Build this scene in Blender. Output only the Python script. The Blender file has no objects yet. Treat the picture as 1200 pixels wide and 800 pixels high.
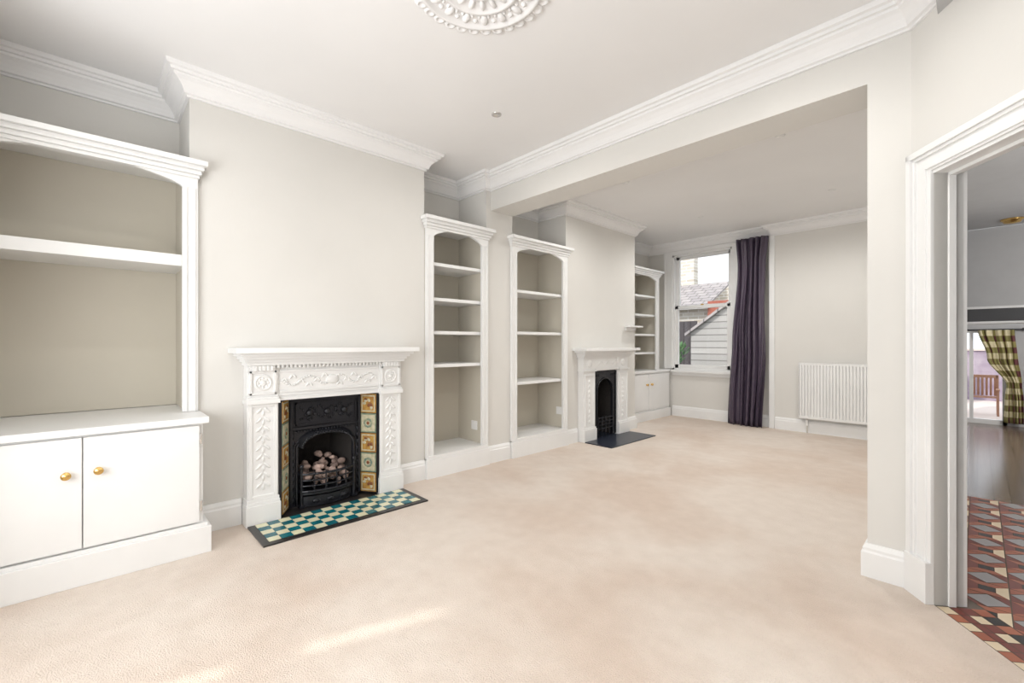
import bpy, bmesh, math, random
from mathutils import Vector, Matrix
random.seed(4)
scene = bpy.context.scene
try:
    scene.view_settings.view_transform = 'Standard'
except Exception:
    pass
H = 2.89   # ceiling height

# ------------------------------------------------------------------ materials
def mat(name, col, rough=0.6, metal=0.0, col2=None, nscale=6.0, bump=0.0, bscale=60.0, spec=0.5, detail=4.0, p0=.35, p1=.65, dist=0.0):
    m = bpy.data.materials.new(name)
    m.use_nodes = True
    nt = m.node_tree
    b = nt.nodes['Principled BSDF']
    b.inputs['Roughness'].default_value = rough
    b.inputs['Metallic'].default_value = metal
    b.inputs['Specular IOR Level'].default_value = spec
    tc = nt.nodes.new('ShaderNodeTexCoord')
    if col2 is None:
        col2 = tuple(c * 0.96 for c in col)
    n = nt.nodes.new('ShaderNodeTexNoise')
    n.inputs['Scale'].default_value = nscale
    n.inputs['Detail'].default_value = detail
    n.inputs['Distortion'].default_value = dist
    nt.links.new(tc.outputs['Object'], n.inputs['Vector'])
    r = nt.nodes.new('ShaderNodeValToRGB')
    r.color_ramp.elements[0].position = p0
    r.color_ramp.elements[1].position = p1
    r.color_ramp.elements[0].color = (*col, 1)
    r.color_ramp.elements[1].color = (*col2, 1)
    nt.links.new(n.outputs['Fac'], r.inputs['Fac'])
    nt.links.new(r.outputs['Color'], b.inputs['Base Color'])
    if bump > 0:
        n2 = nt.nodes.new('ShaderNodeTexNoise')
        n2.inputs['Scale'].default_value = bscale
        nt.links.new(tc.outputs['Object'], n2.inputs['Vector'])
        bp = nt.nodes.new('ShaderNodeBump')
        bp.inputs['Strength'].default_value = bump
        bp.inputs['Distance'].default_value = 0.01
        nt.links.new(n2.outputs['Fac'], bp.inputs['Height'])
        nt.links.new(bp.outputs['Normal'], b.inputs['Normal'])
    return m

def carpet_mat():
    m = mat('carpet', (0.77, 0.685, 0.61), 0.97, col2=(0.69, 0.575, 0.49), nscale=1.0, bump=0.8, bscale=170, spec=0.1, detail=12, p0=.40, p1=.62, dist=.4)
    nt = m.node_tree; b = nt.nodes['Principled BSDF']
    tc = [n for n in nt.nodes if n.type == 'TEX_COORD'][0]
    src = b.inputs['Base Color'].links[0].from_socket
    n = nt.nodes.new('ShaderNodeTexNoise'); n.inputs['Scale'].default_value = 9; n.inputs['Detail'].default_value = 10
    nt.links.new(tc.outputs['Object'], n.inputs['Vector'])
    r = nt.nodes.new('ShaderNodeValToRGB'); r.color_ramp.elements[0].position = .3; r.color_ramp.elements[1].position = .7
    r.color_ramp.elements[0].color = (.93, .92, .91, 1); r.color_ramp.elements[1].color = (1, 1, 1, 1)
    nt.links.new(n.outputs['Fac'], r.inputs['Fac'])
    mx = nt.nodes.new('ShaderNodeMixRGB'); mx.blend_type = 'MULTIPLY'; mx.inputs[0].default_value = 1
    nt.links.new(src, mx.inputs[1]); nt.links.new(r.outputs['Color'], mx.inputs[2])
    nt.links.new(mx.outputs[0], b.inputs['Base Color'])
    return m

M = {}
M['wall'] = mat('wall_paint', (0.715, 0.70, 0.665), 0.85, nscale=1.5, bump=0.03)
M['ceil'] = mat('ceiling_paint', (0.85, 0.845, 0.84), 0.9, nscale=1.0)
M['white'] = mat('white_gloss', (0.84, 0.84, 0.83), 0.35, nscale=3)
M['nook'] = mat('nook_paint', (0.62, 0.58, 0.495), 0.8, nscale=2)
M['carpet'] = carpet_mat()
M['iron'] = mat('cast_iron', (0.016, 0.017, 0.022), 0.24, 0.25, bump=0.1, bscale=40)
M['soot'] = mat('sooty_brick', (0.03, 0.026, 0.024), 0.95, bump=0.5, bscale=30)
M['brass'] = mat('brass', (0.75, 0.5, 0.18), 0.25, 1.0)
M['chrome'] = mat('chrome', (0.75, 0.74, 0.72), 0.25, 0.9)
M['slate'] = mat('black_slate', (0.02, 0.025, 0.04), 0.3, nscale=12)
M['teal'] = mat('teal_tile', (0.005, 0.10, 0.13), 0.12, col2=(0.01, 0.16, 0.19), nscale=15)
M['cream'] = mat('cream_tile', (0.74, 0.72, 0.50), 0.15, col2=(0.66, 0.64, 0.45), nscale=9)
M['buff'] = mat('buff_glaze', (0.60, 0.55, 0.40), 0.2, col2=(0.45, 0.42, 0.28), nscale=40)
M['ochre'] = mat('ochre_tile', (0.50, 0.30, 0.08), 0.2, col2=(0.33, 0.16, 0.05), nscale=30)
M['brown'] = mat('brown_glaze', (0.22, 0.08, 0.035), 0.25, nscale=20)
M['sage'] = mat('sage_tile', (0.16, 0.23, 0.18), 0.2, col2=(0.34, 0.36, 0.24), nscale=25)
M['coal'] = mat('coals', (0.17, 0.12, 0.10), 0.9, col2=(0.52, 0.38, 0.33), nscale=9, bump=0.5)
M['purple'] = mat('purple_satin', (0.070, 0.052, 0.080), 0.36, nscale=20, bump=0.1)
M['terracotta'] = mat('tile_terracotta', (0.36, 0.11, 0.05), 0.35, col2=(0.28, 0.075, 0.035), nscale=8)
M['tred'] = mat('tile_red', (0.16, 0.03, 0.02), 0.35, nscale=8)
M['tblack'] = mat('tile_black', (0.02, 0.018, 0.018), 0.3)
M['tcream'] = mat('tile_buff', (0.66, 0.54, 0.37), 0.4, nscale=8)
M['tgrey'] = mat('tile_grey', (0.28, 0.27, 0.27), 0.4)
M['grout'] = mat('grout', (0.15, 0.12, 0.1), 0.9)
M['greywall'] = mat('hall_paint', (0.50, 0.50, 0.505), 0.85)
M['dark'] = mat('dark_beam_paint', (0.06, 0.06, 0.065), 0.5)
M['socket'] = mat('socket_plastic', (0.85, 0.85, 0.84), 0.3)
M['leaf'] = mat('leaf', (0.05, 0.14, 0.05), 0.5, col2=(0.12, 0.26, 0.09), nscale=20)
M['pot'] = mat('blue_pot', (0.05, 0.12, 0.25), 0.3)
M['patio'] = mat('patio_paving', (0.72, 0.62, 0.57), 0.9, nscale=4)
M['grass'] = mat('yard_ground', (0.30, 0.30, 0.27), 0.95, nscale=3)
M['teak'] = mat('teak', (0.42, 0.22, 0.14), 0.6, nscale=15)
M['render'] = mat('garden_wall_render', (0.42, 0.36, 0.42), 0.9, col2=(0.28, 0.22, 0.30), nscale=3)
M['redp'] = mat('red_brick_wall', (0.38, 0.11, 0.07), 0.8)
M['sun_mask'] = mat('sun_mask_fabric', (0.8, 0.78, 0.75), 0.9)  # opaque sheet that keeps the sun out of the unseen bay
M['fence'] = mat('dark_fence', (0.07, 0.06, 0.065), 0.85)

def glass_mat():
    m = bpy.data.materials.new('window_glass'); m.use_nodes = True
    nt = m.node_tree; nt.nodes.clear()
    o = nt.nodes.new('ShaderNodeOutputMaterial')
    t = nt.nodes.new('ShaderNodeBsdfTransparent'); g = nt.nodes.new('ShaderNodeBsdfGlossy')
    g.inputs['Roughness'].default_value = 0.02
    mx = nt.nodes.new('ShaderNodeMixShader'); mx.inputs[0].default_value = 0.05
    nt.links.new(t.outputs[0], mx.inputs[1]); nt.links.new(g.outputs[0], mx.inputs[2])
    nt.links.new(mx.outputs[0], o.inputs[0]); return m
M['glass'] = glass_mat()

def brick_mat(name, c1, c2, mort, bw, bh, rough=0.9, mortar=0.012, plane='xz'):
    m = bpy.data.materials.new(name); m.use_nodes = True
    nt = m.node_tree; b = nt.nodes['Principled BSDF']; b.inputs['Roughness'].default_value = rough
    tc = nt.nodes.new('ShaderNodeTexCoord'); s = nt.nodes.new('ShaderNodeSeparateXYZ'); c = nt.nodes.new('ShaderNodeCombineXYZ')
    nt.links.new(tc.outputs['Object'], s.inputs[0])
    a, bb = {'xz': ('X', 'Z'), 'yx': ('Y', 'X'), 'xy': ('X', 'Y')}[plane]
    nt.links.new(s.outputs[a], c.inputs['X']); nt.links.new(s.outputs[bb], c.inputs['Y'])
    br = nt.nodes.new('ShaderNodeTexBrick')
    br.inputs['Scale'].default_value = 1.0
    br.inputs['Brick Width'].default_value = bw; br.inputs['Row Height'].default_value = bh
    br.inputs['Mortar Size'].default_value = mortar
    br.inputs['Color1'].default_value = (*c1, 1); br.inputs['Color2'].default_value = (*c2, 1); br.inputs['Mortar'].default_value = (*mort, 1)
    nt.links.new(c.outputs[0], br.inputs['Vector']); nt.links.new(br.outputs['Color'], b.inputs['Base Color'])
    return m
M['brick'] = brick_mat('pale_brick', (0.66, 0.61, 0.53), (0.48, 0.42, 0.34), (0.74, 0.72, 0.68), 0.30, 0.10)
M['wood'] = brick_mat('oak_floorboards', (0.19, 0.135, 0.105), (0.13, 0.09, 0.07), (0.035, 0.025, 0.02), 1.4, 0.13, rough=0.2, mortar=0.004, plane='yx')
M['clap'] = brick_mat('grey_shed_boards', (0.46, 0.44, 0.42), (0.38, 0.365, 0.35), (0.2, 0.19, 0.18), 6.0, 0.14, mortar=0.012)
M['rooftile'] = brick_mat('roof_slate', (0.42, 0.38, 0.37), (0.33, 0.30, 0.30), (0.14, 0.13, 0.13), 0.3, 0.2, mortar=0.014, plane='xy')

def plaid():
    m = bpy.data.materials.new('plaid_fabric'); m.use_nodes = True
    nt = m.node_tree; b = nt.nodes['Principled BSDF']; b.inputs['Roughness'].default_value = 0.85
    tc = nt.nodes.new('ShaderNodeTexCoord'); s = nt.nodes.new('ShaderNodeSeparateXYZ')
    nt.links.new(tc.outputs['UV'], s.inputs[0])
    outs = []
    for ax, fr in (('X', 4.0), ('Y', 8.0)):
        mu = nt.nodes.new('ShaderNodeMath'); mu.operation = 'MULTIPLY'; mu.inputs[1].default_value = fr
        fx = nt.nodes.new('ShaderNodeMath'); fx.operation = 'FRACT'
        gt = nt.nodes.new('ShaderNodeMath'); gt.operation = 'GREATER_THAN'; gt.inputs[1].default_value = 0.5
        nt.links.new(s.outputs[ax], mu.inputs[0]); nt.links.new(mu.outputs[0], fx.inputs[0]); nt.links.new(fx.outputs[0], gt.inputs[0])
        outs.append(gt)
    ad = nt.nodes.new('ShaderNodeMath'); ad.operation = 'ADD'
    nt.links.new(outs[0].outputs[0], ad.inputs[0]); nt.links.new(outs[1].outputs[0], ad.inputs[1])
    dv = nt.nodes.new('ShaderNodeMath'); dv.operation = 'MULTIPLY'; dv.inputs[1].default_value = 0.5
    nt.links.new(ad.outputs[0], dv.inputs[0])
    r = nt.nodes.new('ShaderNodeValToRGB'); r.color_ramp.interpolation = 'CONSTANT'
    e = r.color_ramp.elements
    e[0].position = 0; e[0].color = (0.72, 0.64, 0.42, 1)
    e[1].position = 0.8; e[1].color = (0.14, 0.045, 0.05, 1)
    x = e.new(0.4); x.color = (0.28, 0.25, 0.09, 1)
    nt.links.new(dv.outputs[0], r.inputs[0]); nt.links.new(r.outputs[0], b.inputs['Base Color'])
    return m
M['plaid'] = plaid()

# ------------------------------------------------------------------ mesh builder
class MB:
    def __init__(s):
        s.v = []; s.f = []; s.m = []; s.sm = []; s.names = []
    def mi(s, m):
        if m not in s.names: s.names.append(m)
        return s.names.index(m)
    def add(s, vs, fs, m, smooth=False):
        o = len(s.v); s.v += [tuple(p) for p in vs]; k = s.mi(m)
        for f in fs:
            s.f.append([o + i for i in f]); s.m.append(k); s.sm.append(smooth)
    def box(s, x0, x1, y0, y1, z0, z1, m):
        s.prism([(x0, y0), (x1, y0), (x1, y1), (x0, y1)], z0, z1, m)
    def prism(s, pts, z0, z1, m):
        n = len(pts)
        vs = [(x, y, z0) for x, y in pts] + [(x, y, z1) for x, y in pts]
        fs = [list(range(n))[::-1], list(range(n, 2 * n))] + [[i, (i + 1) % n, n + (i + 1) % n, n + i] for i in range(n)]
        s.add(vs, fs, m)
    def yz(s, pts, x0, x1, m):
        n = len(pts)
        vs = [(x0, y, z) for y, z in pts] + [(x1, y, z) for y, z in pts]
        fs = [list(range(n)), list(range(n, 2 * n))[::-1]] + [[i, (i + 1) % n, n + (i + 1) % n, n + i] for i in range(n)]
        s.add(vs, fs, m)
    def xz(s, pts, y0, y1, m):
        n = len(pts)
        vs = [(x, y0, z) for x, z in pts] + [(x, y1, z) for x, z in pts]
        fs = [list(range(n)), list(range(n, 2 * n))[::-1]] + [[i, (i + 1) % n, n + (i + 1) % n, n + i] for i in range(n)]
        s.add(vs, fs, m)
    def ell(s, c, r, m, seg=10, rings=6, rot=None):
        vs = []; fs = []
        for i in range(rings + 1):
            ph = math.pi * i / rings
            for j in range(seg):
                th = 2 * math.pi * j / seg
                p = Vector((r[0] * math.sin(ph) * math.cos(th), r[1] * math.sin(ph) * math.sin(th), r[2] * math.cos(ph)))
                if rot is not None: p = rot @ p
                vs.append(tuple(p + Vector(c)))
        for i in range(rings):
            for j in range(seg):
                a = i * seg + j; b = i * seg + (j + 1) % seg
                fs.append([a, b, b + seg, a + seg])
        s.add(vs, fs, m, True)
    def lathe(s, c, axis, prof, m, seg=24, smooth=True):
        ax = Vector(axis).normalized()
        u = ax.orthogonal().normalized(); w = ax.cross(u)
        vs = []; fs = []
        for r, h in prof:
            for j in range(seg):
                t = 2 * math.pi * j / seg
                vs.append(tuple(Vector(c) + ax * h + (u * math.cos(t) + w * math.sin(t)) * r))
        for i in range(len(prof) - 1):
            for j in range(seg):
                a = i * seg + j; b = i * seg + (j + 1) % seg
                fs.append([a, b, b + seg, a + seg])
        s.add(vs, fs, m, smooth)
    def cyl(s, p0, p1, r, m, seg=10):
        p0 = Vector(p0); p1 = Vector(p1); L = (p1 - p0).length
        s.lathe(p0, p1 - p0, [(0.0001, 0), (r, 0), (r, L), (0.0001, L)], m, seg, False)
    def sweep(s, prof, path, m, closed=False, z0=0.0):
        n = len(path); P = [Vector(p) for p in path]
        def nrm(a, b):
            d = (b - a).normalized(); return Vector((d.y, -d.x))
        offs = []
        for i in range(n):
            if closed or 0 < i < n - 1:
                n1 = nrm(P[i - 1], P[i]); n2 = nrm(P[i], P[(i + 1) % n])
                offs.append((n1 + n2) / (1 + n1.dot(n2)))
            elif i == 0: offs.append(nrm(P[0], P[1]))
            else: offs.append(nrm(P[-2], P[-1]))
        k = len(prof); vs = []; fs = []
        for i in range(n):
            for o, z in prof:
                q = P[i] + offs[i] * o; vs.append((q.x, q.y, z0 + z))
        for i in range(n if closed else n - 1):
            j = (i + 1) % n
            for a in range(k - 1):
                fs.append([i * k + a, j * k + a, j * k + a + 1, i * k + a + 1])
        if not closed:
            fs.append(list(range(k))); fs.append(list(range((n - 1) * k, n * k)))
        s.add(vs, fs, m)
    def build(s, name, bevel=0.0, parent=None, recalc=True):
        me = bpy.data.meshes.new(name)
        me.from_pydata(s.v, [], s.f)
        for m in s.names: me.materials.append(M[m])
        for i, p in enumerate(me.polygons):
            p.material_index = s.m[i]; p.use_smooth = s.sm[i]
        if recalc:
            bm = bmesh.new(); bm.from_mesh(me)
            bmesh.ops.recalc_face_normals(bm, faces=bm.faces); bm.to_mesh(me); bm.free()
        me.update()
        o = bpy.data.objects.new(name, me); scene.collection.objects.link(o)
        if bevel > 0:
            b = o.modifiers.new('bevel', 'BEVEL'); b.width = bevel; b.segments = 2; b.limit_method = 'ANGLE'; b.angle_limit = math.radians(50)
        if parent: o.parent = parent
        return o

# ------------------------------------------------------------------ room shell
FX = 3.844
PY = 2.86      # front of the pier carrying the beam
C = Vector((3.17, 2.92)); S = Vector((0.613, -0.790)).normalized(); N = Vector((0.790, 0.613)).normalized()
def dp(t, w):
    q = C + S * t + N * w; return (q.x, q.y)

b = MB()
up = [(-.75, -.57), (-.45, -.57), (-.45, .434), (0, .434), (0, 2.138), (-.45, 2.138), (-.45, PY), (0, PY), (0, 3.22), (-.45, 3.22), (-.45, 4.10), (0, 4.10), (0, 5.64), (-.6, 5.64), (-.6, 7.1), (-.75, 7.1)]
lo = [(-.75, -.57), (-.45, -.57), (-.45, .434), (0, .434), (0, .94), (-.36, .94), (-.36, 1.64), (0, 1.64), (0, 2.138), (-.45, 2.138), (-.45, PY), (0, PY), (0, 3.22), (-.45, 3.22), (-.45, 4.10), (0, 4.10), (0, 4.57), (-.36, 4.57), (-.36, 5.07), (0, 5.07), (0, 5.64), (-.6, 5.64), (-.6, 7.1), (-.75, 7.1)]
b.prism(lo, 0, .81, 'wall'); b.prism(up, .81, H, 'wall')
b.build('wall_left')

b = MB()
WX0, WX1, WZ0, WZ1 = -.16, .80, .77, 2.69
b.box(-.75, WX0, 7.1, 7.35, 0, H, 'wall'); b.box(WX1, 1.383, 7.1, 7.35, 0, H, 'wall')
b.box(WX0, WX1, 7.1, 7.35, 0, WZ0, 'wall'); b.box(WX0, WX1, 7.1, 7.35, WZ1, H, 'wall')
b.box(1.383, 3.25, 7.04, 7.35, 0, H, 'wall')
b.build('wall_back')
b = MB(); b.box(3.12, 3.25, 3.22, 7.04, 0, H, 'wall'); b.build('wall_right')
b = MB()
b.prism([(3.0, 2.92), (C.x, 2.92), dp(0, .12), (dp(0, .12)[0], 3.22), (3.0, 3.22)], 0, H, 'wall')
b.build('wall_nib')
b = MB(); b.box(0.0, 3.0, 2.92, 3.22, 2.55, H, 'wall'); b.build('ceiling_beam')
b = MB()
t1, t2, TE = .14, .96, 1.10
b.prism([dp(0, 0), dp(t1, 0), dp(t1, .12), dp(0, .12)], 0, 2.0, 'wall')
b.prism([dp(t2, 0), dp(TE, 0), dp(TE, .12), dp(t2, .12)], 0, 2.0, 'wall')
b.prism([dp(0, 0), dp(TE, 0), dp(TE, .12), dp(0, .12)], 2.0, H, 'wall')
b.build('wall_diagonal')
b = MB(); b.box(FX, FX + .13, -1.5, 2.05, 0, H, 'wall'); b.build('wall_side')
# front wall + bay
b = MB()
b.box(-.75, .6, -.72, -.57, 0, H, 'wall'); b.box(3.4, FX, -.72, -.57, 0, H, 'wall'); b.box(.6, 3.4, -.72, -.57, 2.6, H, 'wall')
b.box(.45, .6, -1.5, -.72, 0, H, 'wall'); b.box(3.4, 3.55, -1.5, -.72, 0, H, 'wall')
b.box(.6, 3.4, -1.5, -1.35, 0, .5, 'wall'); b.box(.6, 3.4, -1.5, -1.35, 2.5, H, 'wall')
b.build('wall_front')
b = MB()  # unseen bay glazing, closed off except a slit shaped to throw sun streaks
b.box(.60, .92, -1.47, -1.40, .5, 2.5, 'white'); b.box(.99, 3.4, -1.45, -1.42, .5, 2.5, 'sun_mask')
b.box(.92, .99, -1.47, -1.40, .5, 1.15, 'white'); b.box(.92, .99, -1.47, -1.40, 1.5, 1.63, 'white'); b.box(.92, .99, -1.47, -1.40, 2.12, 2.5, 'white')
for x in (1.55, 2.4, 3.3): b.box(x, x + .08, -1.42, -1.37, .5, 2.5, 'white')
b.box(.99, 3.4, -1.42, -1.37, 1.45, 1.5, 'white')
b.build('bay_sun_mask')

b = MB(); b.prism([(-.7, -1.5), (FX + .02, -1.5), (FX + .02, 2.03), dp(TE, 0), (C.x, C.y), (3.17, 7.2), (-.7, 7.2)], -.06, 0, 'carpet'); b.build('floor')
b = MB(); b.box(-.75, 3.97, -1.5, 7.35, H, H + .1, 'ceil'); b.build('ceiling')

# cornices
prof = [(0, -.15), (.014, -.15), (.014, -.138), (.03, -.134), (.034, -.118), (.046, -.096), (.066, -.074), (.086, -.062), (.088, -.048), (.104, -.046), (.106, -.030), (.124, -.026), (.128, -.012), (.128, 0)]
b = MB()
b.sweep(prof, [(-.45, -.57), (-.45, .434), (0, .434), (0, 2.138), (-.45, 2.138), (-.45, PY), (0, PY), (0, 2.92), (C.x, C.y), dp(TE, 0), (FX, -.57)], 'ceil', True, H)
b.build('trim_1')
b = MB()
b.sweep(prof, [(-.45, 3.22), (-.45, 4.10), (0, 4.10), (0, 5.64), (-.6, 5.64), (-.6, 7.1), (1.383, 7.1), (1.383, 7.04), (3.12, 7.04), (3.12, 3.22)], 'ceil', True, H)
b.build('trim_2')
# baseboards
bp = [(0, 0), (.024, 0), (.024, .125), (.018, .135), (.018, .148), (.008, .168), (0, .17)]
b = MB()
for p in ([(0, .50), (0, .715)], [(0, 1.865), (0, 2.136)], [(0, 2.87), (0, 3.175)], [(0, 4.11), (0, 4.31)], [(0, 5.33), (0, 5.64), (-.165, 5.64)]):
    b.sweep(bp, p, 'white')
b.build('baseboard_left')
b = MB(); b.sweep(bp, [(-.16, 7.1), (1.33, 7.1)], 'white'); b.sweep(bp, [(1.405, 7.04), (3.12, 7.04), (3.12, 3.22), (3.0, 3.22), (3.0, 2.92), (C.x, C.y)], 'white'); b.build('baseboard_right')
b = MB(); b.box(1.33, 1.40, 7.02, 7.10, 0, H - .14, 'white'); b.build('trim_3', .003)

# door casing on the diagonal wall
b = MB()
def ob(t0, t1_, w0, w1, z0, z1, m='white'):
    b.prism([dp(t0, w0), dp(t1_, w0), dp(t1_, w1), dp(t0, w1)], z0, z1, m)
for side in (0, 1):
    f = (lambda t: t) if side == 0 else (lambda t: t1 + t2 - t)
    def o2(a, c, w0, w1, z0, z1):
        a, c = f(a), f(c); ob(min(a, c), max(a, c), w0, w1, z0, z1)
    o2(.022, .14, -.014, 0, 0, 2.005); o2(.012, .04, -.034, 0, 0, 2.115); o2(.04, .055, -.024, 0, 0, 2.10); o2(.10, .118, -.021, 0, 0, 2.02)
    o2(.008, .143, -.038, 0, 0, .19); o2(.125, .14, -.005, .125, 0, 2.0)
    o2(.022, .14, .12, .135, 0, 2.005)
    o2(.14, .150, .055, .085, 0, 1.985)
ob(.022, t1 + t2 - .022, -.014, 0, 2.0, 2.09); ob(.012, t1 + t2 - .012, -.034, 0, 2.085, 2.115); ob(.04, t1 + t2 - .04, -.024, 0, 2.07, 2.085); ob(.118, t1 + t2 - .118, -.021, 0, 2.01, 2.03)
ob(t1, t2, -.005, .125, 1.985, 2.0); ob(.022, t1 + t2 - .022, .12, .135, 2.0, 2.09); ob(t1, t2, .055, .085, 1.97, 1.985)
b.build('door_1', .002)

# ------------------------------------------------------------------ bookcases
def bookcase(name, y0, y1, a0, a1, xf, xb, zb, zt, shelves, arch=.075, sock=None, xs=None):
    """y0..y1 frame width, a0..a1 alcove inside width"""
    xs = .002 if xs is None else xs
    b = MB(); st = .08
    zs = zt - .165
    i0, i1 = y0 + st, y1 - st
    pl = .19 if zb < .1 else zb
    b.box(xs, xf, y0, i0, zb, zs, 'white'); b.box(xs, xf, i1, y1, zb, zs, 'white')
    for k in (.012, .055):
        b.box(xf, xf + .006, y0 + k, y0 + k + .012, pl, zs, 'white'); b.box(xf, xf + .006, y1 - k - .012, y1 - k, pl, zs, 'white')
    # arched fascia
    pts = [(y0, zt - .05), (y1, zt - .05), (y1, zs), (i1, zs)]
    n = 20
    for k in range(n + 1):
        t = k / n; pts.append((i1 - .012 + (i0 + .012 - i1 + .012) * t, zs + .012 + arch * math.sin(math.pi * t) ** .75 * 0.9))
    pts += [(i0, zs), (y0, zs)]
    b.yz(pts, xs, xf, 'white')
    for z0, z1, e in ((zt - .10, zt - .08, .012), (zt - .08, zt - .055, .026), (zt - .055, zt - .03, .045), (zt - .03, zt, .07)):
        b.box(xs, xf + e, y0 - e * .6, y1 + e * .6, z0, z1, 'white')
    # carcass
    b.box(xb + .002, xb + .014, a0 + .003, a1 - .003, max(zb, .0) + .001, zt - .02, 'nook')
    b.box(xb + .014, xs, a0 + .003, a0 + .02, max(zb, 0) + .001, zt - .02, 'nook')
    b.box(xb + .014, xs, a1 - .02, a1 - .003, max(zb, 0) + .001, zt - .02, 'nook')
    b.box(xb + .002, xs, a0 + .003, a1 - .003, zt - .02, zt, 'white')
    for z, th in shelves:
        b.box(xb + .014, xs - .012, a0 + .02, a1 - .02, z - th, z, 'white')
    if zb < .1:
        b.box(xs, xf + .018, y0 - .004, y1 + .004, 0, .165, 'white'); b.box(xs, xf + .01, y0, y1, .165, .18, 'white')
        b.box(xb + .014, xf + .012, a0 + .02, a1 - .02, .17, .20, 'white')
    if sock:
        xx, zz = sock
        b.box(xx - .045, xx + .045, a1 - .03, a1 - .0205, zz - .045, zz + .045, 'socket')
        for dx in (-.018, .018): b.box(xx + dx - .006, xx + dx + .006, a1 - .033, a1 - .03, zz + .01, zz + .028, 'socket')
    return b.build(name, .002)

bookcase('built_in_bookcase', -.555, .475, -.57, .434, .03, -.45, .782, 2.335, [(1.755, .07)])
bookcase('built_in_bookcase', 2.142, 2.862, 2.138, PY, .03, -.45, 0, 2.335, [(1.945, .03), (1.625, .03), (1.32, .03), (1.015, .03)], sock=(-.16, .37))
bookcase('built_in_bookcase', 3.185, 4.10, 3.22, 4.10, .03, -.45, 0, 2.335, [(1.785, .03), (1.335, .03), (.79, .03)], sock=(-.08, .40))
bookcase('built_in_bookcase', 5.65, 6.68, 5.64, 6.69, -.18, -.6, .782, 2.37, [(1.97, .03), (1.67, .03), (1.36, .03), (1.07, .03)], xs=-.21)

def knob(b, x, y, z):
    b.lathe((x, y, z), (1, 0, 0), [(.0001, 0), (.016, 0), (.016, .003), (.007, .006), (.007, .014), (.018, .02), (.02, .027), (.015, .034), (.0001, .036)], 'brass', 20)

b = MB()
b.prism([(-.44, -.565), (.30, -.565), (.30, .46), (.003, .46), (.003, .43), (-.44, .43)], .165, .745, 'white')
b.prism([(-.44, -.565), (.335, -.565), (.335, .485), (.003, .485), (.003, .43), (-.44, .43)], .745, .78, 'white')
b.prism([(-.44, -.565), (.34, -.565), (.34, .495), (.003, .495), (.003, .43), (-.44, .43)], 0, .15, 'white')
b.prism([(-.44, -.565), (.325, -.565), (.325, .48), (.003, .48), (.003, .43), (-.44, .43)], .15, .17, 'white')
b.box(.302, .322, -.53, -.044, .18, .732, 'white'); b.box(.302, .322, -.039, .44, .18, .732, 'white')
knob(b, .322, -.10, .555); knob(b, .322, .017, .56)
for z in (.655, .27): b.cyl((.318, .448, z - .03), (.318, .448, z + .03), .007, 'chrome')
b.build('built_in_cupboard', .003)
b = MB()
b.box(-.595, -.2, 5.645, 7.055, .14, .745, 'white'); b.box(-.595, -.17, 5.645, 7.055, .745, .78, 'white'); b.box(-.595, -.17, 5.67, 7.055, 0, .14, 'white')
b.box(-.2, -.182, 5.70, 6.355, .17, .72, 'white'); b.box(-.2, -.182, 6.365, 7.03, .17, .72, 'white')
knob(b, -.182, 6.29, .56); knob(b, -.182, 6.43, .56)
b.build('built_in_cupboard', .003)
# small wall shelf above second mantel
b = MB(); b.box(.002, .12, 5.36, 5.66, 1.435, 1.455, 'white'); b.box(.002, .02, 5.38, 5.63, 1.39, 1.435, 'white'); b.build('wall_shelf', .002)

# ------------------------------------------------------------------ fireplace 1
yc = 1.29
b = MB()
for sg in (-1, 1):
    def bx(x1, v0, v1, z0, z1, m='white', x0=.002):
        a, c = yc + sg * v0, yc + sg * v1
        b.box(x0, x1, min(a, c), max(a, c), z0, z1, m)
    bx(.10, .372, .56, 0, 1.06)
    bx(.125, .362, .572, 0, .13); bx(.118, .366, .568, .13, .15); bx(.112, .369, .564, .15, .17)
    bx(.110, .38, .40, .17, .80); bx(.110, .532, .552, .17, .80)     # raised borders
    bx(.110, .40, .532, .17, .19); bx(.110, .40, .532, .78, .80)
    bx(.125, .366, .568, .80, .83); bx(.115, .369, .564, .83, .845)
    bx(.110, .385, .40, .86, 1.02); bx(.110, .533, .548, .86, 1.02)
    bx(.110, .385, .548, .86, .875); bx(.110, .385, .548, 1.005, 1.02)
    vc = yc + sg * .466
    for k in range(9):   # shallow leafy drop
        z = .24 + k * .062
        b.ell((.100, vc, z), (.009, .010, .02), 'white', 8, 5)
        for q in (-1, 1):
            R = Matrix.Rotation(q * .8, 3, 'X')
            b.ell((.100, vc + q * .025, z + .018), (.009, .009, .027), 'white', 8, 5, R)
    b.lathe((.099, vc, .94), (1, 0, 0), [(.055, 0), (.055, .006), (.045, .010), (.040, .004), (.018, .004), (.014, .012), (.0001, .014)], 'white', 24)
    for k in range(8):
        a = k * math.pi / 4
        b.ell((.102, vc + .029 * math.cos(a), .94 + .029 * math.sin(a)), (.006, .009, .009), 'white', 8, 5)
    # fluted corbel block
    bx(.128, .40, .535, 1.02, 1.058)
    for k in range(5): 
        v = vc - .048 + k * .024
        b.box(.128, .134, v - .007, v + .007, 1.022, 1.056, 'white')
b.box(.002, .088, yc - .372, yc + .372, .812, 1.06, 'white')
b.box(.088, .10, yc - .372, yc + .372, .812, .832, 'white'); b.box(.088, .096, yc - .372, yc + .372, .845, .855, 'white')
b.box(.088, .098, yc - .36, yc + .36, .865, .878, 'white'); b.box(.088, .098, yc - .36, yc + .36, 1.007, 1.02, 'white')
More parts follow.
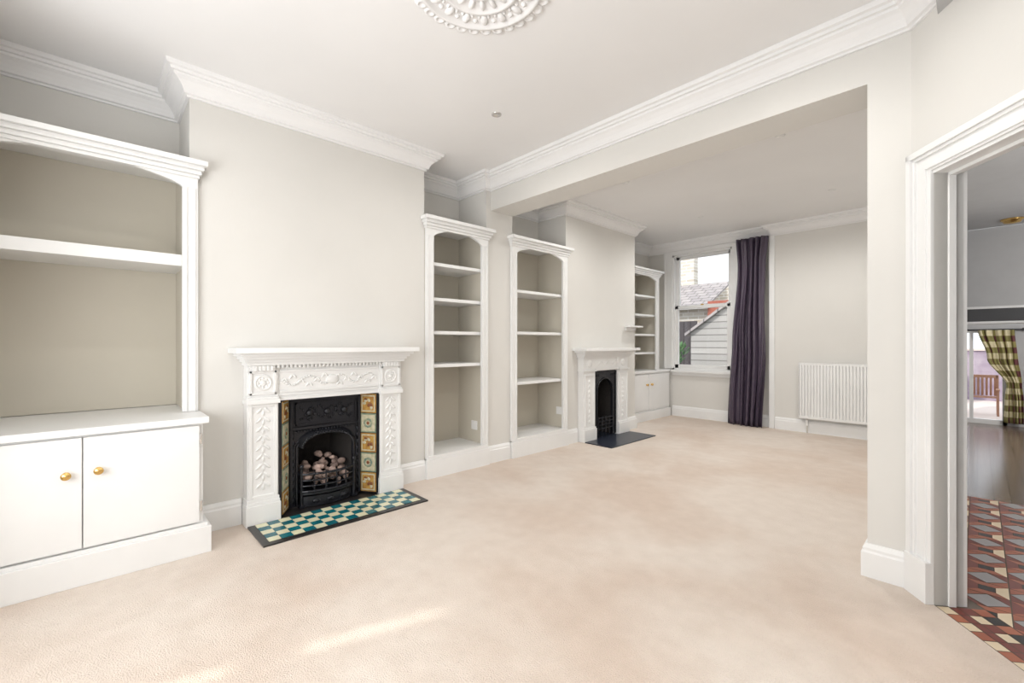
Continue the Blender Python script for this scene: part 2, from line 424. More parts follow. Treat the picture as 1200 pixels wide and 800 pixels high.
# frieze swag relief (shallow)
for k in range(41):
    v = -.33 + k * .0165
    b.ell((.088, yc + v, .942 + .03 * math.sin(v * 28)), (.010, .011, .008), 'white', 8, 5)
for k in range(13):
    v = -.33 + k * .055
    for q in (-1, 1):
        R = Matrix.Rotation(.7 * q, 3, 'X')
        b.ell((.088, yc + v + q * .012, .942 - .03 * math.sin(v * 28)), (.010, .008, .020), 'white', 8, 5, R)
b.ell((.088, yc, .942), (.016, .05, .035), 'white', 14, 8)
for k in range(40):
    v = -.55 + k * .0276; b.box(.10, .120, yc + v, yc + v + .016, 1.037, 1.058, 'white')
for z0, z1, x1, h in ((1.058, 1.08, .14, .572), (1.08, 1.10, .155, .585), (1.10, 1.12, .18, .60), (1.12, 1.14, .205, .62), (1.14, 1.175, .245, .65)):
    b.box(.002, x1, yc - h, yc + h, z0, z1, 'white')
b.build('fireplace_surround', .002)

def tube_arch(b, x, yc, hw, zs, r, zb, m, k=0.9):
    pts = [(yc + hw, zb)] + [(yc + hw * math.cos(a), zs + hw * k * math.sin(a)) for a in [math.pi * i / 16 for i in range(17)]] + [(yc - hw, zb)]
    for p, q in zip(pts, pts[1:]): b.cyl((x, p[0], p[1]), (x, q[0], q[1]), r, m, 8)

b = MB()
hw = .205; zs = .44
arc = [(yc + hw * math.cos(a), zs + hw * .42 * math.sin(a)) for a in [math.pi * i / 16 for i in range(17)]]
b.yz([(yc - .268, .012), (yc - .268, .808), (yc + .268, .808), (yc + .268, .012), (yc + hw, .012)] + arc + [(yc - hw, .012)], -.05, -.03, 'iron')
tube_arch(b, -.028, yc, hw + .008, zs, .010, .02, 'iron', .42); tube_arch(b, -.028, yc, hw + .028, zs, .006, .02, 'iron', .42)
for v in (-.262, .246): b.box(-.03, -.012, yc + v, yc + v + .016, .02, .80, 'iron')
b.box(-.03, -.012, yc - .255, yc + .255, .785, .802, 'iron'); b.box(-.03, -.006, yc - .245, yc + .245, .575, .592, 'iron')
# projecting pierced canopy
for k in range(24):
    a0 = math.pi * k / 24; a1 = math.pi * (k + 1) / 24
    pts = []
    for (a, x, r1) in ((a0, -.03, 1.0), (a1, -.03, 1.0), (a1, .015, .86), (a0, .015, .86)):
        pts.append((x, yc + .215 * r1 * math.cos(a), zs + .02 + .115 * (r1 * math.sin(a)) - (.02 if r1 < 1 else 0)))
    b.add(pts + [(p[0], p[1], p[2] - .006) for p in pts], [[0, 1, 2, 3], [7, 6, 5, 4], [0, 4, 5, 1], [1, 5, 6, 2], [2, 6, 7, 3], [3, 7, 4, 0]], 'iron')
    am = (a0 + a1) / 2
    b.ell((.012, yc + .19 * math.cos(am), zs + .10 * math.sin(am)), (.008, .009, .009), 'iron', 8, 5)
# ornament on hood
b.box(-.03, -.020, yc - .225, yc + .225, .605, .77, 'iron')
for (a0, a1, z0, z1) in ((-.225, .225, .76, .77), (-.225, .225, .605, .615), (-.225, -.215, .605, .77), (.215, .225, .605, .77)): b.box(-.018, -.006, yc + a0, yc + a1, z0, z1, 'iron')
for k in range(25):
    v = -.19 + k * .0158
    b.ell((-.018, yc + v, .69 + .04 * math.sin(v * 42)), (.018, .009, .009), 'iron', 8, 5)
    b.ell((-.018, yc + v, .69 - .05 * math.sin(v * 42 + .6)), (.015, .007, .012), 'iron', 8, 5)
for v in (-.13, 0, .13):
    b.ell((-.016, yc + v, .69), (.024, .026, .026), 'iron', 12, 8)
for k in range(22): b.ell((-.012, yc - .231 + k * .022, .562), (.010, .008, .008), 'iron', 8, 5)
for sg in (-1, 1):
    for k in range(10):
        b.ell((-.024, yc + sg * .240, .06 + k * .052), (.014, .009, .022), 'iron', 8, 5)
    b.box(-.045, .098, min(yc + sg * .355, yc + sg * .37), max(yc + sg * .355, yc + sg * .37), .012, .808, 'iron')
# firebox
b.box(-.345, -.33, yc - .27, yc + .27, .012, .6, 'soot')
b.prism([(-.05, yc - .27), (-.05, yc - .21), (-.33, yc - .14), (-.33, yc - .27)], .012, .6, 'soot'); b.prism([(-.05, yc + .27), (-.05, yc + .21), (-.33, yc + .14), (-.33, yc + .27)], .012, .6, 'soot')
b.box(-.33, -.05, yc - .26, yc + .26, .59, .60, 'soot'); b.box(-.33, -.03, yc - .26, yc + .26, .005, .012, 'soot')
# raised bow-fronted fire basket
def bow(v): return .075 - .06 * (v / .2) ** 2
vs_ = [-.195 + .039 * i for i in range(11)]
for z in (.125, .165, .205, .25):
    rr = .009 if z in (.125, .25) else .006
    for p, q_ in zip(vs_, vs_[1:]): b.cyl((bow(p), yc + p, z), (bow(q_), yc + q_, z), rr, 'iron', 8)
    for sg in (-1, 1): b.cyl((bow(.195), yc + sg * .195, z), (-.04, yc + sg * .21, z), rr, 'iron', 8)
for v in (-.195, -.117, -.039, .039, .117, .195): b.cyl((bow(v), yc + v, .11), (bow(v), yc + v, .27), .006, 'iron', 8)
for v in (-.195, .195):
    b.cyl((bow(v), yc + v, .013), (bow(v), yc + v, .29), .011, 'iron', 10)
    b.ell((bow(v), yc + v, .305), (.017, .017, .02), 'iron', 12, 8); b.box(bow(v) - .02, bow(v) + .02, yc + v - .02, yc + v + .02, .0125, .03, 'iron')
b.prism([(-.25, yc - .19)] + [(bow(v), yc + v) for v in vs_] + [(-.25, yc + .19)], .10, .115, 'iron')
b.prism([(bow(v) - .022, yc + v) for v in vs_] + [(bow(v) - .012, yc + v) for v in vs_[::-1]], .013, .085, 'iron')
for v in (-.1, 0, .1): b.ell((bow(v) - .012, yc + v, .05), (.012, .03, .016), 'iron', 10, 6)
b.build('fireplace_insert')

# coals : one object
b = MB()
for k in range(75):
    v = random.uniform(-.165, .165); x = random.uniform(-.2, bow(v) - .035); z = .145 + random.uniform(0, .15) * (1 - abs(v) / .3) + (.06 if x < -.06 else 0)
    r = random.uniform(.018, .035)
    R = Matrix.Rotation(random.random() * 3, 3, 'Z') @ Matrix.Rotation(random.random() * 3, 3, 'X')
    b.ell((x, yc + v, z), (r, r * .8, r * .65), 'coal', 7, 5, R)
b.build('fire_coals')

# splayed tile panels
b = MB()
for sg in (-1, 1):
    A = Vector((.096, yc + sg * .35)); B = Vector((-.03, yc + sg * .270))
    d = (B - A); nr = Vector((d.y, -d.x)).normalized()
    if nr.y * sg > 0: nr = -nr
    def P(s_, z, o): q = A + d * s_ + nr * o; return (q.x, q.y, z)
    def slab(s0, s1, z0, z1, o0, o1, m):
        b.add([P(s0, z0, o0), P(s1, z0, o0), P(s1, z1, o0), P(s0, z1, o0), P(s0, z0, o1), P(s1, z0, o1), P(s1, z1, o1), P(s0, z1, o1)],
              [[0, 1, 2, 3], [7, 6, 5, 4], [0, 4, 5, 1], [1, 5, 6, 2], [2, 6, 7, 3], [3, 7, 4, 0]], m)
    slab(0, 1, .014, .808, -.012, 0, 'tblack')
    ang = math.atan2(d.y, d.x); RR = Matrix.Rotation(ang, 3, 'Z')
    for k in range(5):
        z0 = .022 + k * .157; z1 = z0 + .151; zm = (z0 + z1) / 2
        big = (k % 2 == 0)
        slab(.04, .96, z0, z1, 0, .004, 'ochre' if big else 'sage')
        slab(.10, .90, z0 + .010, z1 - .010, .004, .006, 'buff')
        slab(.16, .84, z0 + .02, z1 - .02, .006, .0072, 'ochre' if big else 'buff')
        if big:   # floral scroll
            for j in range(7):
                a = j * .9
                b.ell(P(.5 + .22 * math.cos(a), zm + .034 * math.sin(a * 1.3), .008), (.016, .003, .012), 'brown' if j % 2 else 'buff', 8, 5, RR @ Matrix.Rotation(-a * .5, 3, 'Y'))
        else:
            for j in range(8):
                a = j * math.pi / 4
                b.ell(P(.5 + .2 * math.cos(a), zm + .03 * math.sin(a), .008), (.010, .003, .015), 'sage', 8, 5, RR @ Matrix.Rotation(-a, 3, 'Y'))
            b.ell(P(.5, zm, .009), (.014, .004, .014), 'brown', 8, 5, RR)
b.build('fireplace_tiles')

# hearth
b = MB()
b.box(.128, .505, yc - .565, yc + .565, 0.0, .010, 'tblack'); b.box(-.05, .128, yc - .36, yc + .36, 0.0, .005, 'tblack')
nx, ny = 5, 15; tw = 1.05 / ny
for i in range(nx):
    for j in range(ny):
        x = .135 + i * .066; y = yc - .525 + j * tw
        b.box(x + .0015, x + .0645, y + .0015, y + tw - .0015, .010, .0125, 'teal' if (i + j) % 2 else 'cream')
b.build('hearth')

# ------------------------------------------------------------------ fireplace 2
yc = 4.82
b = MB()
for sg in (-1, 1):
    def bx(x1, v0, v1, z0, z1, m='white', x0=.002):
        a, c = yc + sg * v0, yc + sg * v1
        b.box(x0, x1, min(a, c), max(a, c), z0, z1, m)
    bx(.09, .255, .49, 0, 1.03); bx(.115, .25, .50, 0, .15); bx(.105, .253, .495, .15, .17)
    bx(.102, .275, .29, .19, .8); bx(.102, .455, .47, .19, .8); bx(.102, .275, .47, .8, .82)
    bx(.115, .25, .50, .86, .88)
    vc = yc + sg * .37
    for k in range(9): b.ell((.091, vc, .24 + k * .062), (.008, .02, .024), 'white', 8, 5)
    b.ell((.091, vc, .955), (.012, .05, .045), 'white', 12, 8)
b.box(.002, .085, yc - .255, yc + .255, .862, 1.03, 'white'); b.box(.085, .097, yc - .255, yc + .255, .87, .89, 'white')
for k in range(17):
    v = -.2 + k * .025; b.ell((.085, yc + v, .955 + .02 * math.sin(v * 40)), (.008, .012, .012), 'white', 8, 5)
for z0, z1, x1, h in ((1.03, 1.06, .12, .51), (1.06, 1.09, .145, .53), (1.09, 1.115, .17, .56), (1.115, 1.15, .22, .60)):
    b.box(.002, x1, yc - h, yc + h, z0, z1, 'white')
b.build('fireplace_surround', .002)
b = MB(); hw = .17; zs = .58
arc = [(yc + hw * math.cos(a), zs + hw * math.sin(a)) for a in [math.pi * i / 16 for i in range(17)]]
b.yz([(yc - .245, .012), (yc - .245, .858), (yc + .245, .858), (yc + .245, .012), (yc + hw, .012)] + arc + [(yc - hw, .012)], .03, .06, 'iron')
tube_arch(b, .062, yc, hw + .01, zs, .009, .02, 'iron', 1)
for v in (-.24, .225): b.box(.06, .072, yc + v, yc + v + .015, .02, .85, 'iron')
b.box(.06, .072, yc - .24, yc + .24, .835, .85, 'iron')
for sg in (-1, 1):
    for k in range(3): b.ell((.062, yc + sg * (.2 - k * .03), .80), (.01, .012, .014), 'iron', 8, 5)
b.box(-.35, -.33, yc - .245, yc + .245, .012, .8, 'soot'); b.box(-.33, .03, yc - .245, yc - .2, .012, .8, 'soot'); b.box(-.33, .03, yc + .2, yc + .245, .012, .8, 'soot')
b.box(-.33, .03, yc - .245, yc + .245, .79, .8, 'soot')
for k in range(4): b.cyl((.075, yc - .16, .12 + k * .045), (.075, yc + .16, .12 + k * .045), .007, 'iron', 8)
for v in (-.16, -.08, 0, .08, .16): b.cyl((.075, yc + v, .012), (.075, yc + v, .27), .006, 'iron', 8)
b.build('fireplace_insert')
b = MB(); b.box(.118, .50, yc - .50, yc + .50, 0, .012, 'slate'); b.box(-.33, .118, yc - .25, yc + .25, 0, .006, 'slate'); b.build('hearth', .002)

# ------------------------------------------------------------------ window 1 (sash)
b = MB()
b.box(WX0 - .13, WX0, 7.075, 7.1, WZ0 + .02, WZ1 + .06, 'white'); b.box(WX1, WX1 + .13, 7.075, 7.1, WZ0, WZ1 + .06, 'white'); b.box(WX0, WX1, 7.075, 7.1, WZ1, WZ1 + .06, 'white')
b.box(WX0 - .14, WX0 - .11, 7.06, 7.1, WZ0 + .02, WZ1 + .06, 'white'); b.box(WX1 + .11, WX1 + .14, 7.06, 7.1, WZ0, WZ1 + .06, 'white')
b.box(WX0, WX1 + .16, 7.03, 7.12, WZ0 - .035, WZ0, 'white'); b.box(WX0, WX1 + .13, 7.08, 7.1, WZ0 - .09, WZ0 - .035, 'white')
b.box(WX0, WX0 + .03, 7.10, 7.25, WZ0, WZ1, 'white'); b.box(WX1 - .03, WX1, 7.10, 7.25, WZ0, WZ1, 'white'); b.box(WX0, WX1, 7.10, 7.25, WZ1 - .03, WZ1, 'white'); b.box(WX0, WX1, 7.10, 7.28, WZ0, WZ0 + .03, 'white')
def sash(y, z0, z1):
    x0, x1 = WX0 + .03, WX1 - .03; s_ = .055
    b.box(x0, x0 + s_, y, y + .04, z0, z1, 'white'); b.box(x1 - s_, x1, y, y + .04, z0, z1, 'white')
    b.box(x0, x1, y, y + .04, z1 - .045, z1, 'white'); b.box(x0, x1, y, y + .04, z0, z0 + .06, 'white')
    b.box(x0 + s_, x1 - s_, y + .018, y + .022, z0 + .06, z1 - .045, 'glass')
sash(7.13, WZ0 + .03, 1.83); sash(7.18, 1.785, WZ1 - .03)
b.ell((.32, 7.14, 1.84), (.03, .02, .012), 'brass')
b.build('window_1', .002)

# curtains
def curtain(name, m, rows, yb, amp, folds, ztop, zbot, irr=.5):
    nu, nv = 110, 40
    vs = []; fs = []; uv = []
    for j in range(nv + 1):
        t = j / nv; z = ztop + (zbot - ztop) * t
        for k in range(len(rows) - 1):
            if rows[k][0] <= t <= rows[k + 1][0]:
                a = (t - rows[k][0]) / (rows[k + 1][0] - rows[k][0]); a = a * a * (3 - 2 * a)
                x0 = rows[k][1] * (1 - a) + rows[k + 1][1] * a; x1 = rows[k][2] * (1 - a) + rows[k + 1][2] * a; break
        for i in range(nu + 1):
            u = i / nu
            ph = folds * 2 * math.pi * (u + .05 * math.sin(5 * u + 2.5 * t))
            y = yb + amp * (math.sin(ph + irr * math.sin(3 * t + u * 9)) + .35 * math.sin(ph * 2.3 + 3 * t + 1))
            x = x0 + (x1 - x0) * u + .014 * math.sin(ph * 1.0 + 1.3 + 2 * t) + .01 * math.sin(6 * t + 4 * u)
            vs.append((x, y, z)); uv.append((u, t))
    for j in range(nv):
        for i in range(nu):
            a = j * (nu + 1) + i; fs.append([a, a + 1, a + nu + 2, a + nu + 1])
    me = bpy.data.meshes.new(name); me.from_pydata(vs, [], fs); me.materials.append(M[m])
    ul = me.uv_layers.new()
    for l in me.loops: ul.data[l.index].uv = uv[l.vertex_index]
    for p in me.polygons: p.use_smooth = True
    o = bpy.data.objects.new(name, me); scene.collection.objects.link(o)
    so = o.modifiers.new('s', 'SOLIDIFY'); so.thickness = .004
    return o
curtain('window_curtain', 'purple', [(0, .90, 1.34), (.15, .93, 1.31), (.55, .87, 1.30), (1, .80, 1.27)], 6.935, .035, 5.5, 2.74, .006, .9)
b = MB(); b.cyl((.86, 7.0, 2.725), (1.32, 7.0, 2.725), .009, 'white', 12)
b.box(1.08, 1.10, 7.0, 7.098, 2.71, 2.74, 'white'); b.build('curtain_rail')

# radiator
b = MB()
x0, x1, z0, z1 = 1.72, 2.62, .20, .95
n = 26; w = (x1 - x0) / n
front = []
for k in range(n):
    xa = x0 + k * w
    front += [(xa, 6.957), (xa + w * .18, 6.94), (xa + w * .72, 6.94), (xa + w * .9, 6.957)]
poly = front + [(x1, 6.957), (x1, 6.965), (x0, 6.965)]
b.prism(poly, z0 + .03, z1 - .03, 'white')
b.box(x0, x1, 6.945, 6.968, z1 - .035, z1 - .01, 'white'); b.box(x0, x1, 6.945, 6.968, z0, z0 + .035, 'white')
b.box(x0, x1, 6.995, 7.01, z0, z1 - .01, 'white')
b.box(x0 - .006, x0, 6.94, 7.012, z0 + .02, z1, 'white'); b.box(x1, x1 + .006, 6.94, 7.012, z0 + .02, z1, 'white')
for k in range(30): b.box(x0 + k * .03, x0 + k * .03 + .012, 6.945, 7.01, z1 - .006, z1, 'white')
b.box(x0, x1, 6.94, 6.95, z1 - .01, z1, 'white')
b.cyl((x0 + .08, 7.0, z0), (x0 + .08, 7.0, .002), .008, 'chrome'); b.cyl((x0 + .08, 7.0, .1), (x0 + .08, 7.0, .17), .016, 'socket')
b.cyl((x1 - .08, 7.0, z0), (x1 - .08, 7.0, .002), .008, 'chrome')
for x in (x0 + .15, x1 - .15): b.box(x, x + .03, 7.01, 7.038, .4, .8, 'white')
b.build('radiator', .0015)

# ------------------------------------------------------------------ ceiling rose
b = MB(); cx, cy = 1.807, 1.30
pr = [(.0001, -.05), (.02, -.048), (.035, -.035), (.05, -.022), (.075, -.02), (.08, -.03), (.09, -.03), (.095, -.018), (.17, -.014), (.175, -.026), (.19, -.028), (.196, -.014), (.28, -.012), (.285, -.024), (.30, -.026), (.306, -.01), (.33, -.008), (.335, 0)]
b.lathe((cx, cy, H), (0, 0, 1), pr, 'ceil', 48)
for k in range(16):
    a = 2 * math.pi * k / 16; R = Matrix.Rotation(a, 3, 'Z')
    b.ell((cx + .133 * math.cos(a), cy + .133 * math.sin(a), H - .016), (.035, .014, .014), 'ceil', 10, 6, R)
    b.ell((cx + .237 * math.cos(a), cy + .237 * math.sin(a), H - .014), (.034, .02, .016), 'ceil', 10, 6, R)
    a2 = a + math.pi / 16
    b.ell((cx + .245 * math.cos(a2), cy + .245 * math.sin(a2), H - .012), (.014, .014, .014), 'ceil', 8, 5)
    for dd in (-.08, .08):
        b.ell((cx + .215 * math.cos(a2 + dd), cy + .215 * math.sin(a2 + dd), H - .012), (.012, .008, .012), 'ceil', 8, 5, R)
for k in range(32):
    a = 2 * math.pi * k / 32
    b.lathe((cx + .325 * math.cos(a), cy + .325 * math.sin(a), H), (0, 0, 1), [(.0001, -.010), (.014, -.010), (.016, -.015), (.027, -.014), (.032, 0)], 'ceil', 12)
b.build('ceiling_rose')

# downlights
def downlight(x, y, p, m='white', r=.8):
    b = MB(); b.lathe((x, y, H), (0, 0, -1), [(.045 * r, 0), (.045 * r, .006), (.036 * r, .008), (.030 * r, .002), (.0001, .001)], m, 20)
    f = b.build('recessed_downlight')
    l = bpy.data.lights.new('lamp', 'SPOT'); l.energy = p; l.spot_size = math.radians(168); l.spot_blend = .8; l.shadow_soft_size = .05; l.color = (1, .985, .96)
    o = bpy.data.objects.new('lamp', l); o.location = (x, y, H - .02); scene.collection.objects.link(o); o.parent = f
for x, y, p in ((2.29, 4.05, 54), (2.29, 5.87, 60), (.85, 4.05, 50), (.85, 5.87, 56), (.96, 2.15, 26), (2.7, 2.15, 34), (.96, .3, 20), (2.7, .3, 32)):
    downlight(x, y, p, 'chrome' if (x, y) == (.96, 2.15) else 'white')

# ------------------------------------------------------------------ hall
b = MB(); b.prism([(C.x, C.y), dp(TE, 0), (FX + .02, 2.03), (FX + .02, -.57), (4.6, -.57), (4.6, 5.02), (C.x, 5.02)], -.5, -.001, 'grout'); b.build('floor_hall')
b = MB(); u_ = .15
def q(pts, m, z=.001): b.add([(x, y, z) for x, y in pts], [list(range(len(pts)))], m)
for i in range(11):
    for j in range(24):
        x = 3.05 + i * u_; y = 1.50 + j * (3.52 / 24); e = 3.52 / 24; g = .0025
        cxm, cym = x + u_ / 2, y + e / 2; a = u_ / 2 - g; c_ = e / 2 - g
        k = (i + j) % 2
        if k == 0:
            q([(cxm - a, cym), (cxm, cym - c_), (cxm + a, cym), (cxm, cym + c_)], 'tcream' if (i % 4 < 2) else 'tgrey')
            for sx in (-1, 1):
                for sy in (-1, 1):
                    q([(cxm + sx * a, cym + sy * c_), (cxm + sx * a, cym + sy * .006), (cxm + sx * .006, cym + sy * c_)], 'tred' if sx * sy > 0 else 'terracotta')
        else:
            h = .028
            q([(cxm - h, cym - h), (cxm + h, cym - h), (cxm + h, cym + h), (cxm - h, cym + h)], 'tblack')
            q([(cxm - a, cym - c_), (cxm + a, cym - c_), (cxm + h + g, cym - h - g), (cxm - h - g, cym - h - g)], 'terracotta')
            q([(cxm - a, cym + c_), (cxm + a, cym + c_), (cxm + h + g, cym + h + g), (cxm - h - g, cym + h + g)], 'terracotta')
            q([(cxm - a, cym - c_), (cxm - h - g, cym - h - g), (cxm - h - g, cym + h + g), (cxm - a, cym + c_)], 'tred')
            q([(cxm + a, cym - c_), (cxm + h + g, cym - h - g), (cxm + h + g, cym + h + g), (cxm + a, cym + c_)], 'tcream')
o = b.build('hall_floor_tiles', recalc=False)
bm = bmesh.new(); bm.from_mesh(o.data)
pc = C + N * .20
bmesh.ops.bisect_plane(bm, geom=bm.verts[:] + bm.edges[:] + bm.faces[:], plane_co=(pc.x, pc.y, 0), plane_no=(N.x, N.y, 0), clear_inner=True)
bmesh.ops.bisect_plane(bm, geom=bm.verts[:] + bm.edges[:] + bm.faces[:], plane_co=(3.27, 0, 0), plane_no=(1, 0, 0), clear_inner=True)
bm.to_mesh(o.data); bm.free()
b = MB()
for k in range(0, 30):
    t = .152 + k * .06
    if t > .88: break
    q([dp(t, .002), dp(t + .056, .002), dp(t + .056, .05), dp(t, .05)], 'terracotta' if k % 2 else 'tcream')
    q([dp(t, .055), dp(t + .056, .055), dp(t + .056, .085), dp(t, .085)], 'tred')
    q([dp(t, .09), dp(t + .056, .09), dp(t + .056, .135), dp(t, .135)], 'tcream' if k % 2 else 'tred')
    q([dp(t, .14), dp(t + .056, .14), dp(t + .056, .195), dp(t, .195)], 'tblack' if k % 2 else 'terracotta')
b.build('threshold_tiles', recalc=False)

HC = 2.70
b = MB(); b.box(3.27, 4.6, -.57, 5.0, HC, HC + .08, 'greywall'); b.box(3.25, 6.0, 5.0, 8.4, HC, HC + .08, 'greywall'); b.box(2.5, 6.0, 8.56, 13.79, HC - .3, HC + .08, 'greywall'); b.build('ceiling_hall')
b = MB()
b.box(4.6, 4.72, -.57, 4.94, -.5, HC, 'greywall'); b.box(4.6, 6.0, 4.95, 5.02, -.5, HC, 'greywall')
b.box(6.0, 6.1, 4.95, 13.95, -.5, HC, 'greywall'); b.box(FX + .13, 4.6, -.65, -.57, 0, HC, 'greywall')
b.build('wall_hall')
b = MB(); b.box(3.12, 3.25, 7.36, 8.29, -.5, HC, 'greywall'); b.box(2.4, 2.5, 8.41, 13.79, -.5, HC, 'greywall'); b.box(2.4, 3.24, 8.3, 8.4, -.5, HC, 'greywall'); b.build('wall_kitchen')
b = MB(); b.box(3.25, 6.0, 8.41, 8.55, 1.68, HC, 'greywall'); b.box(3.25, 6.0, 8.37, 8.58, 1.49, 1.66, 'dark'); b.box(3.25, 6.0, 8.36, 8.59, 1.655, 1.685, 'white'); b.box(3.25, 6.0, 8.36, 8.59, 1.465, 1.492, 'white'); b.build('kitchen_beam')
b = MB(); b.box(3.12, 6.0, 5.02, 14.0, -.56, -.5, 'wood'); b.box(2.4, 3.12, 8.4, 14.0, -.56, -.5, 'wood'); b.build('floor_kitchen')
DX0, DX1 = 2.75, 3.80
b = MB(); b.box(2.4, DX0, 13.8, 13.95, -.5, HC, 'greywall'); b.box(DX1, 6.0, 13.8, 13.95, -.5, HC, 'greywall'); b.box(DX0, DX1, 13.8, 13.95, 1.52, HC, 'greywall'); b.build('wall_kitchen_back')
b = MB()
for x in (DX0, DX1 - .07): b.box(x, x + .07, 13.80, 13.9, -.5, 1.52, 'white')
b.box(3.25, 3.31, 13.82, 13.88, -.5, 1.52, 'white')
b.box(DX0, DX1, 13.8, 13.9, 1.44, 1.52, 'white'); b.box(DX0, DX1, 13.8, 13.9, -.5, -.40, 'white')
b.box(DX0 + .07, 3.25, 13.84, 13.85, -.4, 1.44, 'glass'); b.box(3.31, DX1 - .07, 13.84, 13.85, -.4, 1.44, 'glass')
b.build('door_2', .003)
curtain('plaid_curtain', 'plaid', [(0, 3.36, 3.90), (.3, 3.50, 3.93), (.6, 3.80, 3.97), (.75, 3.78, 4.0), (1, 3.76, 4.02)], 13.62, .04, 5, 1.49, -.42)
b = MB(); b.cyl((2.7, 13.70, 1.50), (4.0, 13.70, 1.50), .018, 'dark', 12); b.ell((4.02, 13.70, 1.50), (.035, .035, .035), 'dark')
for x in (2.6, 3.9): b.box(x, x + .02, 13.70, 13.798, 1.49, 1.51, 'dark')
b.build('curtain_pole')
b = MB(); b.lathe((3.67, 8.0, HC), (0, 0, -1), [(.0001, 0), (.10, 0), (.10, .015), (.085, .02), (.07, .045), (.0001, .055)], 'brass', 24); b.build('ceiling_lamp')
def lamp(name, typ, loc, e, size=.1, col=(1, .95, .88), rot=None, sy=None):
    l = bpy.data.lights.new(name, typ); l.energy = e; l.color = col
    if typ == 'AREA':
        l.shape = 'RECTANGLE'; l.size = size; l.size_y = sy
    elif typ == 'SUN': l.angle = math.radians(1.6)
    else: l.shadow_soft_size = size
    o = bpy.data.objects.new(name, l); o.location = loc
    if rot: o.rotation_euler = rot
    scene.collection.objects.link(o); return o
lamp('hall_fill', 'POINT', (4.15, 4.0, 2.2), 42, .12, (1, .98, .95))  # added fill light out of view, no fitting in the hall
lamp('kitchen_fill', 'POINT', (4.8, 11.0, 1.8), 130, .15, (1, .98, .95))  # added fill to brighten the kitchen, unseen and without a fitting
lamp('kitchen_fill', 'POINT', (5.0, 6.6, 2.0), 52, .15, (1, .98, .95))  # second added kitchen fill, also out of view

# ------------------------------------------------------------------ exterior
b = MB(); b.box(-12, 2.39, 7.36, 26, -.36, -.3, 'grass'); b.build('ground_yard')
b = MB(); b.box(2.4, 12, 14.0, 26, -.56, -.5, 'patio'); b.build('ground_patio')
b = MB()
b.box(-9, -2.9, 14, 14.3, -.3, 4.2, 'brick'); b.xz([(-9, 4.2), (-2.9, 4.2), (-6, 6.8)], 14, 14.3, 'brick')
b.box(-1.75, -1.15, 12.3, 12.6, -.3, 2.38, 'redp')
b.box(-7, -1.8, 12.5, 14, -.3, 2.2, 'brick')
b.add([(-7, 12.25, 2.2), (-1.75, 12.25, 2.2), (-1.75, 14, 3.05), (-7, 14, 3.05), (-7, 12.25, 2.26), (-1.75, 12.25, 2.26), (-1.75, 14, 3.11), (-7, 14, 3.11)],
      [[0, 1, 2, 3], [7, 6, 5, 4], [0, 4, 5, 1], [1, 5, 6, 2], [2, 6, 7, 3], [3, 7, 4, 0]], 'rooftile')
b.box(-7, -1.72, 12.17, 12.25, 2.18, 2.27, 'white')
b.box(-2.9, 2.3, 15.5, 15.7, -.3, 3.3, 'brick')
b.build('neighbour_house')
b = MB()
b.xz([(-1.08, -.3), (-1.08, 1.45), (.3, 2.42), (1.7, 1.45), (1.7, -.3)], 9.8, 12.0, 'clap')
for (xa, za, xb_, zb_) in ((-1.18, 1.38, .3, 2.43), (1.8, 1.38, .3, 2.43)):
    b.add([(xa, 9.7, za), (xa, 12.1, za), (xb_, 12.1, zb_), (xb_, 9.7, zb_), (xa, 9.7, za + .06), (xa, 12.1, za + .06), (xb_, 12.1, zb_ + .06), (xb_, 9.7, zb_ + .06)],
      [[0, 1, 2, 3], [7, 6, 5, 4], [0, 4, 5, 1], [1, 5, 6, 2], [2, 6, 7, 3], [3, 7, 4, 0]], 'rooftile')
b.build('garden_shed')
b = MB()
for k in range(20): b.box(-4.4 + k * .16, -4.4 + k * .16 + .15, 10.4, 10.43, -.3, 1.75, 'fence')
b.build('garden_fence')
b = MB(); b.lathe((-.92, 8.9, -.3), (0, 0, 1), [(.0001, 0), (.12, 0), (.16, .98), (.18, .98), (.18, 1.05), (.15, 1.05), (.0001, 1.02)], 'pot', 20)
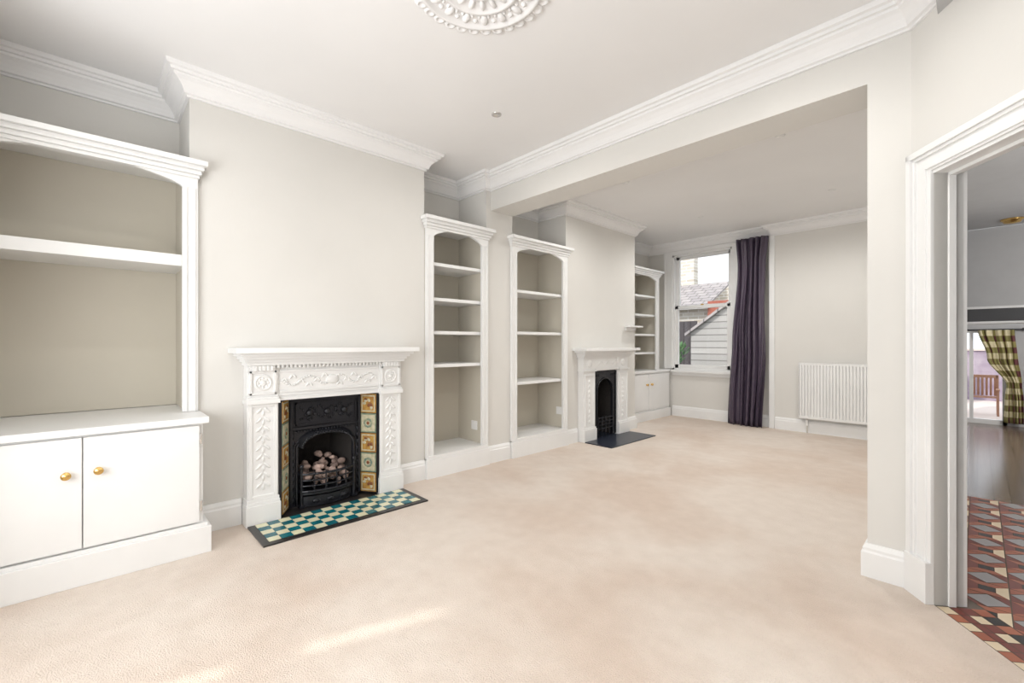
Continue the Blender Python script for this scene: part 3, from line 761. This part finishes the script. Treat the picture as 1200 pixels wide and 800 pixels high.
for k in range(70):
    a = random.random() * 6.28; t = random.uniform(.05, .8)
    R = Matrix.Rotation(a, 3, 'Z') @ Matrix.Rotation(t, 3, 'Y')
    d = R @ Vector((0, 0, random.uniform(.10, .50)))
    b.ell((-.92 + d.x * .6, 8.9 + d.y * .6, .74 + d.z), (.012, .025, .055), 'leaf', 7, 5, R)
b.build('potted_plant')
b = MB(); X, Y, Z = 3.48, 15.6, -.5
for dx in (-.22, .22):
    b.box(X + dx - .02, X + dx + .02, Y - .22, Y - .18, Z, Z + .62, 'teak'); b.box(X + dx - .02, X + dx + .02, Y + .2, Y + .24, Z, Z + .95, 'teak'); b.box(X + dx - .03, X + dx + .03, Y - .24, Y + .24, Z + .6, Z + .63, 'teak')
for k in range(6): b.box(X - .22, X + .22, Y - .2 + k * .07, Y - .15 + k * .07, Z + .42, Z + .44, 'teak')
for k in range(6): b.box(X - .19 + k * .07, X - .15 + k * .07, Y + .21, Y + .23, Z + .45, Z + .9, 'teak')
b.box(X - .22, X + .22, Y + .2, Y + .24, Z + .88, Z + .95, 'teak')
b.build('patio_chair')
b = MB(); b.box(2.4, 8, 19.5, 19.7, -.5, 1.0, 'render'); b.box(2.4, 8, 19.45, 19.75, 1.0, 1.06, 'patio'); b.build('garden_wall')

# ------------------------------------------------------------------ lights
w = bpy.data.worlds.new('sky'); scene.world = w; w.use_nodes = True
bg = w.node_tree.nodes['Background']; bg.inputs[0].default_value = (.88, .94, 1, 1); bg.inputs[1].default_value = 1.8
el = math.radians(38); dv = Vector((.29 * math.cos(el), .957 * math.cos(el), -math.sin(el)))
s = lamp('sun', 'SUN', (0, -10, 10), 2.6, col=(1, .95, .88)); s.rotation_euler = dv.to_track_quat('-Z', 'Y').to_euler()
lamp('bay_daylight_standin', 'AREA', (2.1, -1.25, 1.5), 98, 2.5, (.965, .98, 1), (math.radians(106), 0, 0), 1.9)  # area lamp inside the closed bay, standing in for window daylight

cam = bpy.data.cameras.new('camera'); co = bpy.data.objects.new('camera', cam); scene.collection.objects.link(co)
cam.lens = 518 / 1200 * 36; cam.sensor_width = 36; cam.shift_y = .0025; cam.clip_start = .05
co.location = (3.40, 0, 1.2); co.rotation_euler = (math.radians(90), 0, math.radians(46.6))
scene.camera = co
